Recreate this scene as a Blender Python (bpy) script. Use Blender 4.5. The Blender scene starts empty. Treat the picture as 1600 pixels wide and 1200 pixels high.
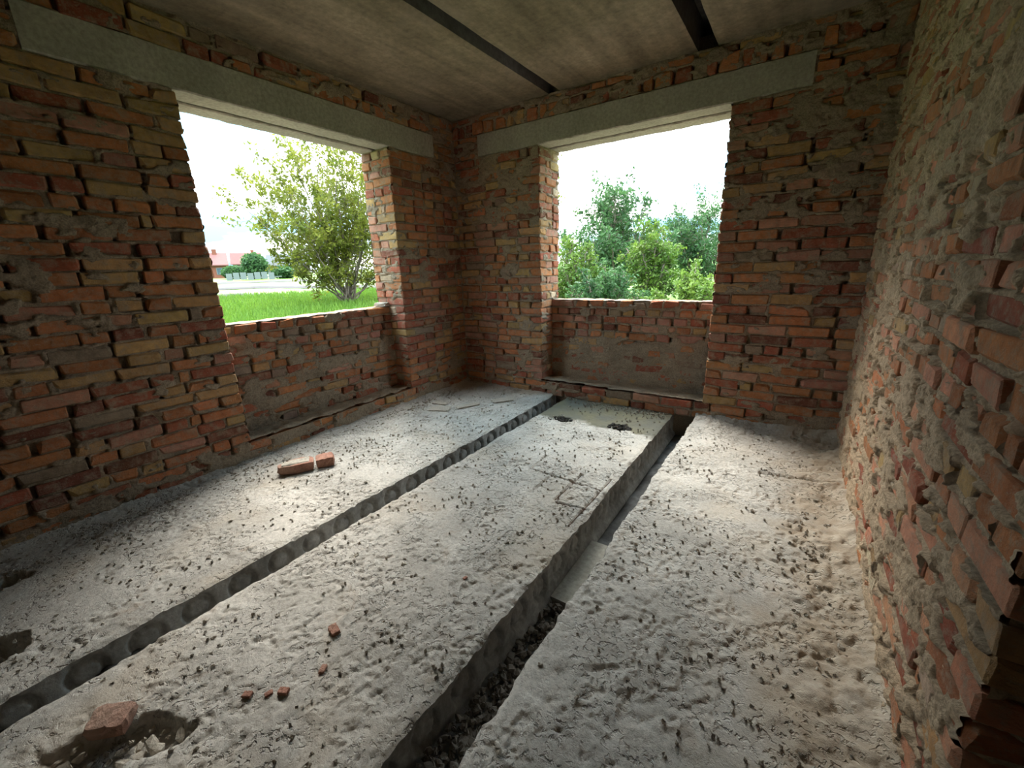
import bpy, math, random
import numpy as np
from mathutils import Matrix, Vector

# ------------------------------------------------------------------ camera
CAM = np.array([3.1534, -3.6787, 1.3109]); FPX = 650.12
YAW, PITCH, ROLL = -0.5999, 0.2751, -0.0321
def cam_axes():
    cy, sy = math.cos(YAW), math.sin(YAW); cp, sp = math.cos(PITCH), math.sin(PITCH)
    fw = np.array([sy*cp, cy*cp, -sp]); r = np.array([cy, -sy, 0.0]); u = np.cross(r, fw)
    cr, sr = math.cos(ROLL), math.sin(ROLL)
    return cr*r + sr*u, -sr*r + cr*u, fw
CR, CU, CF = cam_axes()
sc = bpy.context.scene
COL = sc.collection
cd = bpy.data.cameras.new('camera'); cam = bpy.data.objects.new('camera', cd); COL.objects.link(cam)
cd.sensor_width = 36.0; cd.lens = FPX/1600*36.0; cd.clip_start = 0.02; cd.clip_end = 500
cam.matrix_world = Matrix(((CR[0], CU[0], -CF[0], CAM[0]), (CR[1], CU[1], -CF[1], CAM[1]),
                           (CR[2], CU[2], -CF[2], CAM[2]), (0, 0, 0, 1)))
sc.camera = cam

# ------------------------------------------------------------------ world: bright broken overcast
SKY = 5.2
w = bpy.data.worlds.new('sky'); sc.world = w; w.use_nodes = True
nt = w.node_tree; nt.nodes.clear()
def wn(t, **k):
    n = nt.nodes.new(t)
    for a, b in k.items(): setattr(n, a, b)
    return n
tc = wn('ShaderNodeTexCoord'); sep = wn('ShaderNodeSeparateXYZ'); nt.links.new(tc.outputs['Generated'], sep.inputs[0])
def wm(op, a, b=None, clamp=False):
    n = wn('ShaderNodeMath', operation=op, use_clamp=clamp)
    for i, v in enumerate((a, b)):
        if v is None: continue
        if isinstance(v, (int, float)): n.inputs[i].default_value = v
        else: nt.links.new(v, n.inputs[i])
    return n.outputs[0]
zc = wm('MAXIMUM', sep.outputs[2], 0.0)
den = wm('ADD', zc, 0.22)
px_, py_ = wm('DIVIDE', sep.outputs[0], den), wm('DIVIDE', sep.outputs[1], den)
cmb = wn('ShaderNodeCombineXYZ'); nt.links.new(px_, cmb.inputs[0]); nt.links.new(py_, cmb.inputs[1])
nz = wn('ShaderNodeTexNoise'); nz.inputs['Scale'].default_value = 1.3; nz.inputs['Detail'].default_value = 6; nz.inputs['Roughness'].default_value = 0.55
nt.links.new(cmb.outputs[0], nz.inputs['Vector'])
cr_ = wn('ShaderNodeValToRGB'); nt.links.new(nz.outputs['Fac'], cr_.inputs[0])
cr_.color_ramp.elements[0].position = 0.42; cr_.color_ramp.elements[0].color = (0.20, 0.40, 0.54, 1)
cr_.color_ramp.elements[1].position = 0.63; cr_.color_ramp.elements[1].color = (1.0, 0.965, 0.90, 1)
lum = wm('MULTIPLY_ADD', zc, 1.0); lum.node.inputs[1].default_value = 1.5; lum.node.inputs[2].default_value = 0.27
strn = wm('MULTIPLY', lum, SKY)
bg = wn('ShaderNodeBackground'); nt.links.new(cr_.outputs[0], bg.inputs[0]); nt.links.new(strn, bg.inputs[1])
wo = wn('ShaderNodeOutputWorld'); nt.links.new(bg.outputs[0], wo.inputs[0])

# veiled sun behind thin cloud, seen by both windows
sd = bpy.data.lights.new('sun', 'SUN'); sd.energy = 7.5; sd.angle = math.radians(45); sd.color = (1.0, 0.94, 0.85)
so = bpy.data.objects.new('sun', sd); COL.objects.link(so)
so.rotation_euler = Vector((-0.50, 0.54, 0.78)).to_track_quat('Z', 'Y').to_euler()

vs = sc.view_settings
vs.view_transform = 'Standard'; vs.look = 'None'; vs.gamma = 1.0; vs.use_curve_mapping = False
vs.exposure = 1.2
sc.cycles.max_bounces = 10; sc.cycles.diffuse_bounces = 7

# ------------------------------------------------------------------ helpers
RS = np.random.RandomState(7); rnd = random.Random(11)
TAB = [np.random.RandomState(100+i).rand(256, 256) for i in range(12)]
def vnoise(x, y, s=0):
    x = np.asarray(x, float)+s*17.31; y = np.asarray(y, float)+s*9.77
    ix = np.floor(x).astype(int); iy = np.floor(y).astype(int); fx = x-ix; fy = y-iy
    fx = fx*fx*(3-2*fx); fy = fy*fy*(3-2*fy); T = TAB[s % 12]
    a = T[ix & 255, iy & 255]; b = T[(ix+1) & 255, iy & 255]; c = T[ix & 255, (iy+1) & 255]; d = T[(ix+1) & 255, (iy+1) & 255]
    return (a*(1-fx)+b*fx)*(1-fy)+(c*(1-fx)+d*fx)*fy
def fbm(x, y, s=0, o=4, g=0.5):
    t = 0; a = 1; n = 0
    for i in range(o):
        t = t+a*vnoise(x*2**i, y*2**i, s+i); n += a; a *= g
    return t/n
def sstep(a, b, x):
    t = np.clip((x-a)/(b-a), 0, 1); return t*t*(3-2*t)

def mesh_np(name, V, Q, mat, smooth=False, colors=None):
    """V (n,3), Q (m,4) or list of faces"""
    me = bpy.data.meshes.new(name)
    if isinstance(Q, np.ndarray):
        V = np.ascontiguousarray(V, np.float32); k = Q.shape[1]
        me.vertices.add(len(V)); me.vertices.foreach_set('co', V.ravel())
        me.loops.add(Q.size); me.loops.foreach_set('vertex_index', Q.ravel().astype(np.int32))
        me.polygons.add(len(Q)); me.polygons.foreach_set('loop_start', np.arange(0, Q.size, k, dtype=np.int32))
        me.polygons.foreach_set('loop_total', np.full(len(Q), k, np.int32))
        me.update(calc_edges=True)
    else:
        me.from_pydata([tuple(v) for v in V], [], [tuple(f) for f in Q]); me.update()
    if smooth: me.polygons.foreach_set('use_smooth', np.ones(len(me.polygons), bool))
    if colors is not None:
        at = me.color_attributes.new('Col', 'FLOAT_COLOR', 'POINT')
        at.data.foreach_set('color', np.ascontiguousarray(colors, np.float32).ravel())
    if mat is not None: me.materials.append(mat)
    me.validate()
    return me
def link(name, me, parent=None, label=None, cat=None, group=None, kind=None):
    o = bpy.data.objects.new(name, me); COL.objects.link(o)
    if parent is not None: o.parent = parent
    if label: o['label'] = label
    if cat: o['category'] = cat
    if group: o['group'] = group
    if kind: o['kind'] = kind
    return o
class MB:
    """collects pieces that become ONE mesh"""
    def __init__(s): s.V = []; s.F = []; s.n = 0
    def add(s, V, F):
        V = np.asarray(V, float).reshape(-1, 3)
        s.V.append(V); s.F += [tuple(int(i)+s.n for i in f) for f in F]; s.n += len(V); return s
    def box(s, a, b, rz=0.0):
        a = np.array(a, float); b = np.array(b, float)
        V = np.array([[x, y, z] for x in (a[0], b[0]) for y in (a[1], b[1]) for z in (a[2], b[2])])
        if rz:
            c = (a+b)/2; C, S = math.cos(rz), math.sin(rz); d = V-c
            V = c+np.stack([d[:, 0]*C-d[:, 1]*S, d[:, 0]*S+d[:, 1]*C, d[:, 2]], 1)
        return s.add(V, [(0, 1, 3, 2), (4, 6, 7, 5), (0, 4, 5, 1), (2, 3, 7, 6), (0, 2, 6, 4), (1, 5, 7, 3)])
    def tube(s, P, R, k=6):
        P = np.asarray(P, float); n = len(P); rings = []
        for i in range(n):
            t = P[min(i+1, n-1)]-P[max(i-1, 0)]; t = t/(np.linalg.norm(t)+1e-9)
            a = np.cross(t, (0, 0, 1) if abs(t[2]) < .9 else (1, 0, 0)); a /= np.linalg.norm(a); b = np.cross(t, a)
            an = np.arange(k)*2*math.pi/k
            rings.append(P[i]+R[i]*(np.cos(an)[:, None]*a+np.sin(an)[:, None]*b))
        F = [(i*k+j, i*k+(j+1) % k, (i+1)*k+(j+1) % k, (i+1)*k+j) for i in range(n-1) for j in range(k)]
        F += [tuple(range(k))[::-1], tuple((n-1)*k+j for j in range(k))]
        return s.add(np.concatenate(rings), F)
    def mesh(s, name, mat, smooth=False): return mesh_np(name, np.concatenate(s.V), s.F, mat, smooth)

def grid_faces(nu, nv, keep=None):
    i, j = np.meshgrid(np.arange(nu-1), np.arange(nv-1), indexing='ij')
    a = i*nv+j; Q = np.stack([a, a+nv, a+nv+1, a+1], -1)
    return Q[keep] if keep is not None else Q.reshape(-1, 4)

# ------------------------------------------------------------------ materials
def mat(name):
    m = bpy.data.materials.new(name); m.use_nodes = True
    n = m.node_tree; n.nodes.clear()
    b = n.nodes.new('ShaderNodeBsdfPrincipled'); o = n.nodes.new('ShaderNodeOutputMaterial')
    n.links.new(b.outputs[0], o.inputs[0]); b.inputs['Specular IOR Level'].default_value = 0.2
    return m, n, b
def tnoise(n, scale, detail=4, rough=.55, vec=None, distort=0):
    t = n.nodes.new('ShaderNodeTexNoise'); t.inputs['Scale'].default_value = scale
    t.inputs['Detail'].default_value = detail; t.inputs['Roughness'].default_value = rough; t.inputs['Distortion'].default_value = distort
    if vec is not None: n.links.new(vec, t.inputs['Vector'])
    return t.outputs['Fac']
def ramp(n, fac, stops):
    r = n.nodes.new('ShaderNodeValToRGB'); n.links.new(fac, r.inputs[0]); e = r.color_ramp.elements
    while len(e) < len(stops): e.new(0.5)
    for el, (p, c) in zip(e, stops):
        el.position = p; el.color = (c, c, c, 1) if isinstance(c, (int, float)) else (*c, 1)
    return r.outputs[0]
def mixc(n, fac, a, b, mode='MIX'):
    m = n.nodes.new('ShaderNodeMix'); m.data_type = 'RGBA'; m.blend_type = mode
    for k, v in ((0, fac), (6, a), (7, b)):
        if isinstance(v, (int, float)): m.inputs[k].default_value = v
        elif isinstance(v, tuple): m.inputs[k].default_value = (*v, 1)
        else: n.links.new(v, m.inputs[k])
    return m.outputs[2]
def bump(n, b, h, strength, dist):
    u = n.nodes.new('ShaderNodeBump'); u.inputs['Strength'].default_value = strength; u.inputs['Distance'].default_value = dist
    n.links.new(h, u.inputs['Height']); n.links.new(u.outputs[0], b.inputs['Normal']); return u
def geopos(n): return n.nodes.new('ShaderNodeNewGeometry').outputs['Position']
def mapped(n, vec, scale):
    m = n.nodes.new('ShaderNodeMapping'); m.inputs['Scale'].default_value = scale; n.links.new(vec, m.inputs['Vector']); return m.outputs[0]

MORTAR = (0.36, 0.282, 0.20)
def mat_brick(name, attr):
    m, n, b = mat(name); pos = geopos(n)
    if attr:
        a = n.nodes.new('ShaderNodeVertexColor'); a.layer_name = 'Col'; base = a.outputs[0]
    else:
        a = n.nodes.new('ShaderNodeObjectInfo'); base = a.outputs['Color']
    v = ramp(n, tnoise(n, 22, 5, .6, pos), [(.25, .68), (.75, 1.25)])
    c = mixc(n, 1.0, base, v, 'MULTIPLY')
    dark = ramp(n, tnoise(n, 9, 4, .6, pos, .6), [(.60, 0.0), (.78, .55)])
    c = mixc(n, dark, c, (.16, .085, .055))
    st = ramp(n, tnoise(n, 15, 7, .72, pos, .4), [(.48, 0.0), (.66, .75)])
    c = mixc(n, st, c, tuple(x*.95 for x in MORTAR))
    st2 = ramp(n, tnoise(n, 60, 5, .7, mapped(n, pos, (1, 1, 1.8))), [(.55, 0.0), (.68, .6)])
    c = mixc(n, st2, c, MORTAR)
    n.links.new(c, b.inputs['Base Color']); b.inputs['Roughness'].default_value = .93
    bump(n, b, tnoise(n, 60, 7, .75, pos), 1.0, .012)
    return m
M_BRICK = mat_brick('brick_clay', False); M_BRICKS = mat_brick('brick_clay_joined', True)

def mat_mortar(name, col):
    m, n, b = mat(name); pos = geopos(n)
    f = tnoise(n, 7, 6, .62, pos)
    c = mixc(n, ramp(n, f, [(.3, 0.0), (.7, 1.0)]), tuple(x*.72 for x in col), tuple(x*1.15 for x in col))
    sp = ramp(n, tnoise(n, 120, 3, .6, pos), [(.35, .7), (.6, 1.1)])
    c = mixc(n, 1.0, c, sp, 'MULTIPLY')
    red = ramp(n, tnoise(n, 4.5, 5, .6, pos, .5), [(.60, 0.0), (.74, .4)])
    c = mixc(n, red, c, (.40, .20, .12))
    n.links.new(c, b.inputs['Base Color']); b.inputs['Roughness'].default_value = .95
    bump(n, b, tnoise(n, 70, 7, .75, pos), 1.0, .014)
    return m
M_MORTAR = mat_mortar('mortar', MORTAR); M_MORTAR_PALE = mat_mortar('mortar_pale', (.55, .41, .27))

def mat_concrete(name, lo, hi, fine=60, streak=None, stain=None, bstr=.5, bdist=.006, brown=None):
    m, n, b = mat(name); pos = geopos(n)
    f = tnoise(n, 3.2, 6, .6, pos)
    c = mixc(n, ramp(n, f, [(.3, 0.0), (.7, 1.0)]), lo, hi)
    c = mixc(n, 1.0, c, ramp(n, tnoise(n, fine, 5, .65, pos), [(.3, .72), (.65, 1.12)]), 'MULTIPLY')
    if streak:
        s = ramp(n, tnoise(n, 1.0, 5, .6, mapped(n, pos, streak)), [(.35, .72), (.65, 1.12)])
        c = mixc(n, 1.0, c, s, 'MULTIPLY')
    if stain:
        s = ramp(n, tnoise(n, 1.7, 5, .6, pos, .4), [(.52, 0.0), (.70, .65)]); c = mixc(n, s, c, stain)
    if brown:
        s = ramp(n, tnoise(n, 5.5, 5, .65, pos, .8), [(.60, 0.0), (.72, .5)]); c = mixc(n, s, c, brown)
    n.links.new(c, b.inputs['Base Color']); b.inputs['Roughness'].default_value = .9
    bump(n, b, tnoise(n, fine*1.6, 6, .7, pos), bstr, bdist)
    return m
M_SLAB = mat_concrete('floor_concrete', (.36, .34, .30), (.56, .53, .475), 70, None, (.45, .385, .30), .9, .008, (.34, .26, .19))
def crusty(m):
    """finer relief: clusters of small sharp pits and grains"""
    n = m.node_tree; b = [q for q in n.nodes if q.type == 'BSDF_PRINCIPLED'][0]; pos = geopos(n)
    clus = ramp(n, tnoise(n, 4.5, 4, .6, pos), [(.44, .04), (.62, 1.0)])
    pits = ramp(n, tnoise(n, 46, 3, .55, pos, .3), [(.36, 0.0), (.47, 1.0)])
    gr = tnoise(n, 130, 5, .75, pos)
    inv = mixc(n, clus, (1.0, 1.0, 1.0), pits); h = mixc(n, .26, inv, gr)
    u = [q for q in n.nodes if q.type == 'BUMP'][0]; n.links.new(h, u.inputs['Height']); u.inputs['Distance'].default_value = .016; u.inputs['Strength'].default_value = 1.0
    bc = b.inputs['Base Color'].links[0].from_socket
    sp = ramp(n, tnoise(n, 95, 3, .6, pos, .5), [(.66, 0.0), (.71, .8)]); n.links.new(mixc(n, sp, bc, (.10, .085, .07)), b.inputs['Base Color'])
M_SLAB_MID = M_SLAB.copy(); M_SLAB_MID.name = 'floor_concrete_smooth_end'
crusty(M_SLAB); crusty(M_SLAB_MID)
def smooth_end(m):
    """the far end of the middle slab is trowelled olive cement"""
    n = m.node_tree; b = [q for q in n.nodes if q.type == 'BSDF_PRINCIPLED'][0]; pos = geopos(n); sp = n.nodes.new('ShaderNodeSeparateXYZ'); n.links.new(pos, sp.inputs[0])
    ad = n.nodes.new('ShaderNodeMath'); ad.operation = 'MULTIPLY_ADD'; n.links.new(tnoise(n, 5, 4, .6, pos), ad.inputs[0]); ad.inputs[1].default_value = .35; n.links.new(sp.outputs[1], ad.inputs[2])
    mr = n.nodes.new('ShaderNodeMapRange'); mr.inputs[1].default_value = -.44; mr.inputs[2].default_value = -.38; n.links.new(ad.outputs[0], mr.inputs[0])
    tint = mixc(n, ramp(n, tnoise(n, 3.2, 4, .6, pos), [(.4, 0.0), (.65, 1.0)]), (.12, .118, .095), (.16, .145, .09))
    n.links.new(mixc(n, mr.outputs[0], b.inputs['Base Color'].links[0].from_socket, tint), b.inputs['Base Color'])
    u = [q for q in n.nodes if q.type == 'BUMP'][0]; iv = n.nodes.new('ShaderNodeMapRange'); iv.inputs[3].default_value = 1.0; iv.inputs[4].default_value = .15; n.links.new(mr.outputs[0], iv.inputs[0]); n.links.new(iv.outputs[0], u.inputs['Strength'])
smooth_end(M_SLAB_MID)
M_SLAB_DUSTY = M_SLAB.copy(); M_SLAB_DUSTY.name = 'floor_concrete_droppings'
def droppings(m):
    """tan mortar droppings spread along the foot of the right wall"""
    n = m.node_tree; b = [q for q in n.nodes if q.type == 'BSDF_PRINCIPLED'][0]; pos = geopos(n); sp = n.nodes.new('ShaderNodeSeparateXYZ'); n.links.new(pos, sp.inputs[0])
    ad = n.nodes.new('ShaderNodeMath'); ad.operation = 'MULTIPLY_ADD'; n.links.new(tnoise(n, 4, 5, .65, pos), ad.inputs[0]); ad.inputs[1].default_value = .7; n.links.new(sp.outputs[0], ad.inputs[2])
    mr = n.nodes.new('ShaderNodeMapRange'); mr.inputs[1].default_value = 3.50; mr.inputs[2].default_value = 3.75; mr.inputs[4].default_value = .85; n.links.new(ad.outputs[0], mr.inputs[0])
    tint = mixc(n, ramp(n, tnoise(n, 9, 5, .65, pos), [(.4, 0.0), (.65, 1.0)]), (.34, .265, .185), (.47, .40, .31))
    n.links.new(mixc(n, mr.outputs[0], b.inputs['Base Color'].links[0].from_socket, tint), b.inputs['Base Color'])
droppings(M_SLAB_DUSTY)
M_SIDE = mat_concrete('slab_side_concrete', (.24, .23, .21), (.46, .45, .42), 40, (3, 14, 3))
M_CEIL = mat_concrete('ceiling_concrete', (.18, .15, .10), (.275, .232, .16), 30, (9, .9, 4), (.26, .22, .17), .3, .004)
M_LINT = mat_concrete('lintel_concrete', (.30, .285, .24), (.40, .375, .32), 45, None, None, .35, .004)
M_SCREED_SHADE = mat_concrete('gap_bed_and_shade', (.09, .085, .08), (.17, .17, .165), 30)

def mat_plain(name, col, rough=.85, var=.25, scale=30, metal=0):
    m, n, b = mat(name); pos = geopos(n)
    c = mixc(n, tnoise(n, scale, 4, .6, pos), tuple(x*(1-var) for x in col), tuple(min(1, x*(1+var)) for x in col))
    n.links.new(c, b.inputs['Base Color']); b.inputs['Roughness'].default_value = rough; b.inputs['Metallic'].default_value = metal
    return m
M_RUST = mat_plain('rusty_wire', (.10, .055, .035))
M_CHUNK = mat_concrete('mortar_chunk', (.36, .32, .26), (.54, .49, .41), 60, None, None, .9, .008)
M_REDCHUNK = mat_concrete('brick_chunk', (.36, .17, .12), (.46, .26, .19), 50, None, (.46, .38, .30), 1.0, .010)

# ------------------------------------------------------------------ brickwork
H = 2.75; W = 3.525; TH = 0.38
def brick_shape(hx, hy, hz, rs, chip=.22):
    V = []; idx = {}
    for sx in (-1, 1):
        for sy in (-1, 1):
            for sz in (-1, 1):
                b = rs.uniform(.003, .008) if rs.rand() > chip else rs.uniform(.012, .022)
                jit = rs.uniform(-.004, .004, 3); X, Y, Z = sx*hx+jit[0], sy*hy, sz*hz+jit[2]
                for a, q in enumerate(((X, sy*(hy-b), Z-sz*b), (X-sx*b, Y, Z-sz*b), (X-sx*b, sy*(hy-b), Z))):
                    idx[(sx, sy, sz, a)] = len(V); V.append(q)
    g = lambda *k: idx[k]; F = []
    for s in (-1, 1):
        o = 1 if s > 0 else -1
        F.append([g(s, -1, -1, 0), g(s, 1, -1, 0), g(s, 1, 1, 0), g(s, -1, 1, 0)][::o])
        F.append([g(-1, s, -1, 1), g(-1, s, 1, 1), g(1, s, 1, 1), g(1, s, -1, 1)][::o])
        F.append([g(-1, -1, s, 2), g(1, -1, s, 2), g(1, 1, s, 2), g(-1, 1, s, 2)][::o])
    for p in (-1, 1):
        for q in (-1, 1):
            o = 1 if p*q > 0 else -1
            F.append([g(p, q, -1, 0), g(p, q, -1, 1), g(p, q, 1, 1), g(p, q, 1, 0)][::o])
            F.append([g(p, -1, q, 2), g(p, -1, q, 0), g(p, 1, q, 0), g(p, 1, q, 2)][::o])
            F.append([g(-1, p, q, 1), g(-1, p, q, 2), g(1, p, q, 2), g(1, p, q, 1)][::o])
    for sx in (-1, 1):
        for sy in (-1, 1):
            for sz in (-1, 1):
                o = 1 if sx*sy*sz > 0 else -1
                F.append([g(sx, sy, sz, 0), g(sx, sy, sz, 1), g(sx, sy, sz, 2)][::o])
    return np.array(V), F
SH = {}
for key, (L, D) in {'S': (.25, .12), 'H': (.12, .25), 'h': (.12, .12), 'v': (.068, .12)}.items():
    SH[key] = []
    for k in range(12):
        hz = .0325 if key != 'v' else .06
        V, F = brick_shape(L/2, D/2, hz, np.random.RandomState(hash(key) % 1 + 31*k + ord(key)))
        SH[key].append((V, F, mesh_np('brick', V, F, M_BRICK)))
NOM = {'S': (.25, .12, .065), 'H': (.12, .25, .065), 'h': (.12, .12, .065), 'v': (.068, .12, .12)}

PAL = {'red': (.34, .105, .058), 'orange': (.44, .175, .075), 'pink': (.42, .20, .135), 'buff': (.44, .27, .115),
       'dark': (.20, .075, .048), 'grey': (.27, .19, .135), 'cream': (.52, .38, .25), 'rose': (.55, .25, .145)}
def pick_col(wts):
    ks = list(wts); k = rnd.choices(ks, [wts[q] for q in ks])[0]; f = rnd.uniform(.82, 1.18)
    return tuple(min(.9, c*f*rnd.uniform(.94, 1.06)) for c in PAL[k])

class Face:
    """a vertical brick face: world = O + U*u + Z*z + N*d ; N = U x Z"""
    def __init__(s, O, U, res=.0075):
        s.O = np.array(O, float); s.U = np.array(U, float); s.N = np.cross(s.U, (0, 0, 1)); s.bricks = []; s.open = []; s.res = res
    def P(s, u, z, d):
        u, z, d = np.broadcast_arrays(u, z, d)
        return s.O+u[..., None]*s.U+z[..., None]*np.array((0, 0, 1.0))+d[..., None]*s.N

def fill(face, ua, ub, z0, z1, par, cl=False, cr=False, wts=None, stretch=.6, openp=.5, upright=False, dep=None):
    """lay one course of bricks between ua and ub; cl / cr: the end is a jamb corner"""
    pieces = []; a, b = ua, ub; hb = z1-z0-rnd.uniform(.009, .013)
    if cl:
        L = .25 if par else .12; pieces.append((a, a+L, 'S' if par else 'H')); a += L+rnd.uniform(.008, .016)
    endp = None
    if cr:
        L = .25 if par else .12; endp = (b-L, b, 'S' if par else 'H'); b -= L+rnd.uniform(.008, .016)
    first = True
    while b-a > .035:
        if upright: L = rnd.choice((.068, .068, .072, .12)); k = 'v' if L < .1 else 'h'
        else:
            L = .25 if rnd.random() < stretch else .12
            if rnd.random() < .10: L = rnd.uniform(.08, .19)
            if first and not cl: L = rnd.choice((.06, .12, .19, .25))
        L *= rnd.uniform(.97, 1.02); first = False
        if b-a-L < .05: L = b-a
        if L > .30: L = L/2
        if not upright: k = 'S' if L > .18 else 'h'
        pieces.append((a, a+L, k)); a += L+(rnd.uniform(.008, .028))
    if endp: pieces.append(endp)
    for i, (p, q, k) in enumerate(pieces):
        um = (p+q)/2; wave = .010*(vnoise(um*.9+50, z0*3.1, 3)-.5)
        d = NOM[k][1] if dep is None else dep
        corner = (cl and i == 0) or (cr and i == len(pieces)-1)
        proud = rnd.gauss(0, .005) if not corner else rnd.gauss(.001, .002)
        face.bricks.append(dict(u0=p, u1=q, z0=z0+wave, z1=z0+wave+hb, d=proud, k=k, D=d, col=pick_col(wts),
                                tilt=(rnd.gauss(0, .025), rnd.gauss(0, .016), rnd.gauss(0, .022))))
        if i+1 < len(pieces) and rnd.random() < openp:
            face.open.append((q, pieces[i+1][0], z0+wave-.004, z0+wave+hb))

def mortar_sheet(face, ua, ub, za, zb, holes=(), smear=None, seed=0, res=None, base=-.011, fine=.4, top0=.004):
    """displaced mortar surface behind and around the bricks (smear: f(u,z) -> 0..1 share of face slubbed over)"""
    r = res or face.res
    nu = max(2, int((ub-ua)/r)+1); nv = max(2, int((zb-za)/r)+1)
    u = np.linspace(ua, ub, nu); z = np.linspace(za, zb, nv); Ug, Zg = np.meshgrid(u, z, indexing='ij')
    h = base+.013*(fbm(Ug*28, Zg*34, seed, 3)-.5)+.010*(fbm(Ug*75, Zg*75, seed+2, 2)-.5)
    inb = np.zeros_like(h, bool); du, dz = u[1]-u[0], z[1]-z[0]
    for (p, q, a, b) in face.open:
        i0, i1 = int(np.ceil((p-.002-ua)/du)), int(np.floor((q+.002-ua)/du))+1; j0, j1 = int(np.ceil((a-za)/dz)), int(np.floor((b-za)/dz))+1
        if i1 > 0 and j1 > 0 and i0 < nu and j0 < nv: h[max(i0, 0):i1, max(j0, 0):j1] -= .045
    lip = sstep(.50, .72, fbm(Ug*11, Zg*30, seed+4, 3)); h += .017*lip
    for br in face.bricks:
        i0, i1 = int(np.ceil((br['u0']+.004-ua)/du)), int(np.floor((br['u1']-.004-ua)/du))+1
        j0, j1 = int(np.ceil((br['z0']+.004-za)/dz)), int(np.floor((br['z1']-.004-za)/dz))+1
        if i1 > 0 and j1 > 0 and i0 < nu and j0 < nv: inb[max(i0, 0):i1, max(j0, 0):j1] = True
    h = np.where(inb, -.018, h)
    if smear is not None:
        amt = smear(Ug, Zg)
        S = (1-fine)*fbm(Ug*2.6, Zg*5.5, seed+5, 4)+fine*fbm(Ug*8, Zg*17, seed+6, 4)
        cov = sstep(.0, .05, S-(.80-.62*amt))
        top = top0+.020*(fbm(Ug*14, Zg*22, seed+7, 4)-.45)+.012*(fbm(Ug*55, Zg*60, seed+8, 2)-.5)
        h = h*(1-cov)+np.maximum(h, top)*cov
    V = face.P(Ug, Zg, h).reshape(-1, 3)
    keep = None
    if holes:
        uc = (u[:-1]+u[1:])/2; zc_ = (z[:-1]+z[1:])/2; A, B = np.meshgrid(uc, zc_, indexing='ij'); keep = np.ones_like(A, bool)
        for (p, q, a, b) in holes: keep &= ~((A > p) & (A < q) & (B > a) & (B < b))
    Q = grid_faces(nu, nv).reshape(nu-1, nv-1, 4)
    Q = Q[keep] if keep is not None else Q.reshape(-1, 4)
    return V, Q

def join_sheets(name, sheets, boxes, m):
    Vs, Qs, n = [], [], 0
    for V, Q in sheets: Vs.append(V); Qs.append(Q+n); n += len(V)
    for a, b in boxes:
        t = MB().box(a, b); Vs.append(t.V[0]); Qs.append(np.array(t.F)+n); n += 8
    return mesh_np(name, np.concatenate(Vs), np.concatenate(Qs), m)

def brick_matrix(face, br):
    nom = NOM[br['k']]; L = br['u1']-br['u0']; hb = br['z1']-br['z0']
    c = face.O+face.U*(br['u0']+br['u1'])/2+np.array((0, 0, 1))*(br['z0']+br['z1'])/2+face.N*(br['d']-br['D']/2)
    Y = -face.N
    R = Matrix(((face.U[0], Y[0], 0, c[0]), (face.U[1], Y[1], 0, c[1]), (0, 0, 1, c[2]), (0, 0, 0, 1)))
    tx, ty, tz = br['tilt']
    R = R @ Matrix.Rotation(tx, 4, 'X') @ Matrix.Rotation(ty, 4, 'Y') @ Matrix.Rotation(tz, 4, 'Z')
    return R @ Matrix.Diagonal((L/nom[0], br['D']/nom[1], hb/nom[2], 1))
def px_area(face, br):
    z = (br['z0']+br['z1'])/2
    if np.dot(face.N, CAM-(face.O+face.U*br['u0'])) < 0: return -1
    q = []
    for u, zz in ((br['u0'], br['z0']), (br['u1'], br['z0']), (br['u1'], br['z1']), (br['u0'], br['z1'])):
        d = face.O+face.U*u+np.array((0, 0, zz))-CAM; zc_ = d @ CF
        if zc_ < .1: return -1
        q.append((800+FPX*(d @ CR)/zc_, 600-FPX*(d @ CU)/zc_))
    cx, cy = np.mean([p[0] for p in q]), np.mean([p[1] for p in q])
    if not (-15 < cx < 1615 and -15 < cy < 1215): return -1
    return abs(sum(q[i][0]*q[(i+1) % 4][1]-q[(i+1) % 4][0]*q[i][1] for i in range(4)))/2
def place_bricks(parent, faces, cap=300):
    allb = [(px_area(f, b), f, b) for f in faces for b in f.bricks]
    allb.sort(key=lambda t: -t[0]); Vs, Fs, Cs, n = [], [], [], 0
    for i, (a, f, br) in enumerate(allb):
        var = rnd.randrange(12); V, F, me = SH[br['k']][var]; M = brick_matrix(f, br)
        if i < cap and a > 0:
            o = bpy.data.objects.new('brick', me); o.matrix_world = M; o.color = (*br['col'], 1); o.parent = parent; COL.objects.link(o)
        else:
            A = np.array(M); Vw = V @ A[:3, :3].T+A[:3, 3]; Vs.append(Vw); Fs += [tuple(j+n for j in ff) for ff in F]; n += len(V)
            Cs.append(np.tile((*br['col'], 1), (len(V), 1)))
    if Vs:
        link('brick_infill', mesh_np('brick_infill', np.concatenate(Vs), Fs, M_BRICKS, colors=np.concatenate(Cs)), parent, kind='stuff')

SILL = .975; LB = 2.361; LT = 2.571; LEDGE = .15
ZC = [.075*i for i in range(14)] + [SILL+.077*i for i in range(1, 19)]     # bed lines, floor to lintel
ZC[31] = LB
ZU = [LB+.07*i for i in range(4)]                                          # beside the lintels
YN, YP, XP, XR, NI = -2.44, -.879, 1.02, 2.593, .20                        # jambs and niche depth
W_LEFT = dict(red=3, orange=5.5, pink=1, buff=3.4, dark=1.2, grey=.6)
W_BACK = dict(red=3.2, orange=5, pink=2, buff=2.8, dark=1.3, grey=.8)
W_RIGHT = dict(red=2.5, orange=4.5, rose=6, buff=1.2, cream=1)
W_REV = dict(orange=5, pink=3, cream=2.6, buff=1.5, red=3)
W_PAR = dict(red=4, orange=4, pink=4, buff=1.8, dark=1.5, grey=.8)

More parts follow.
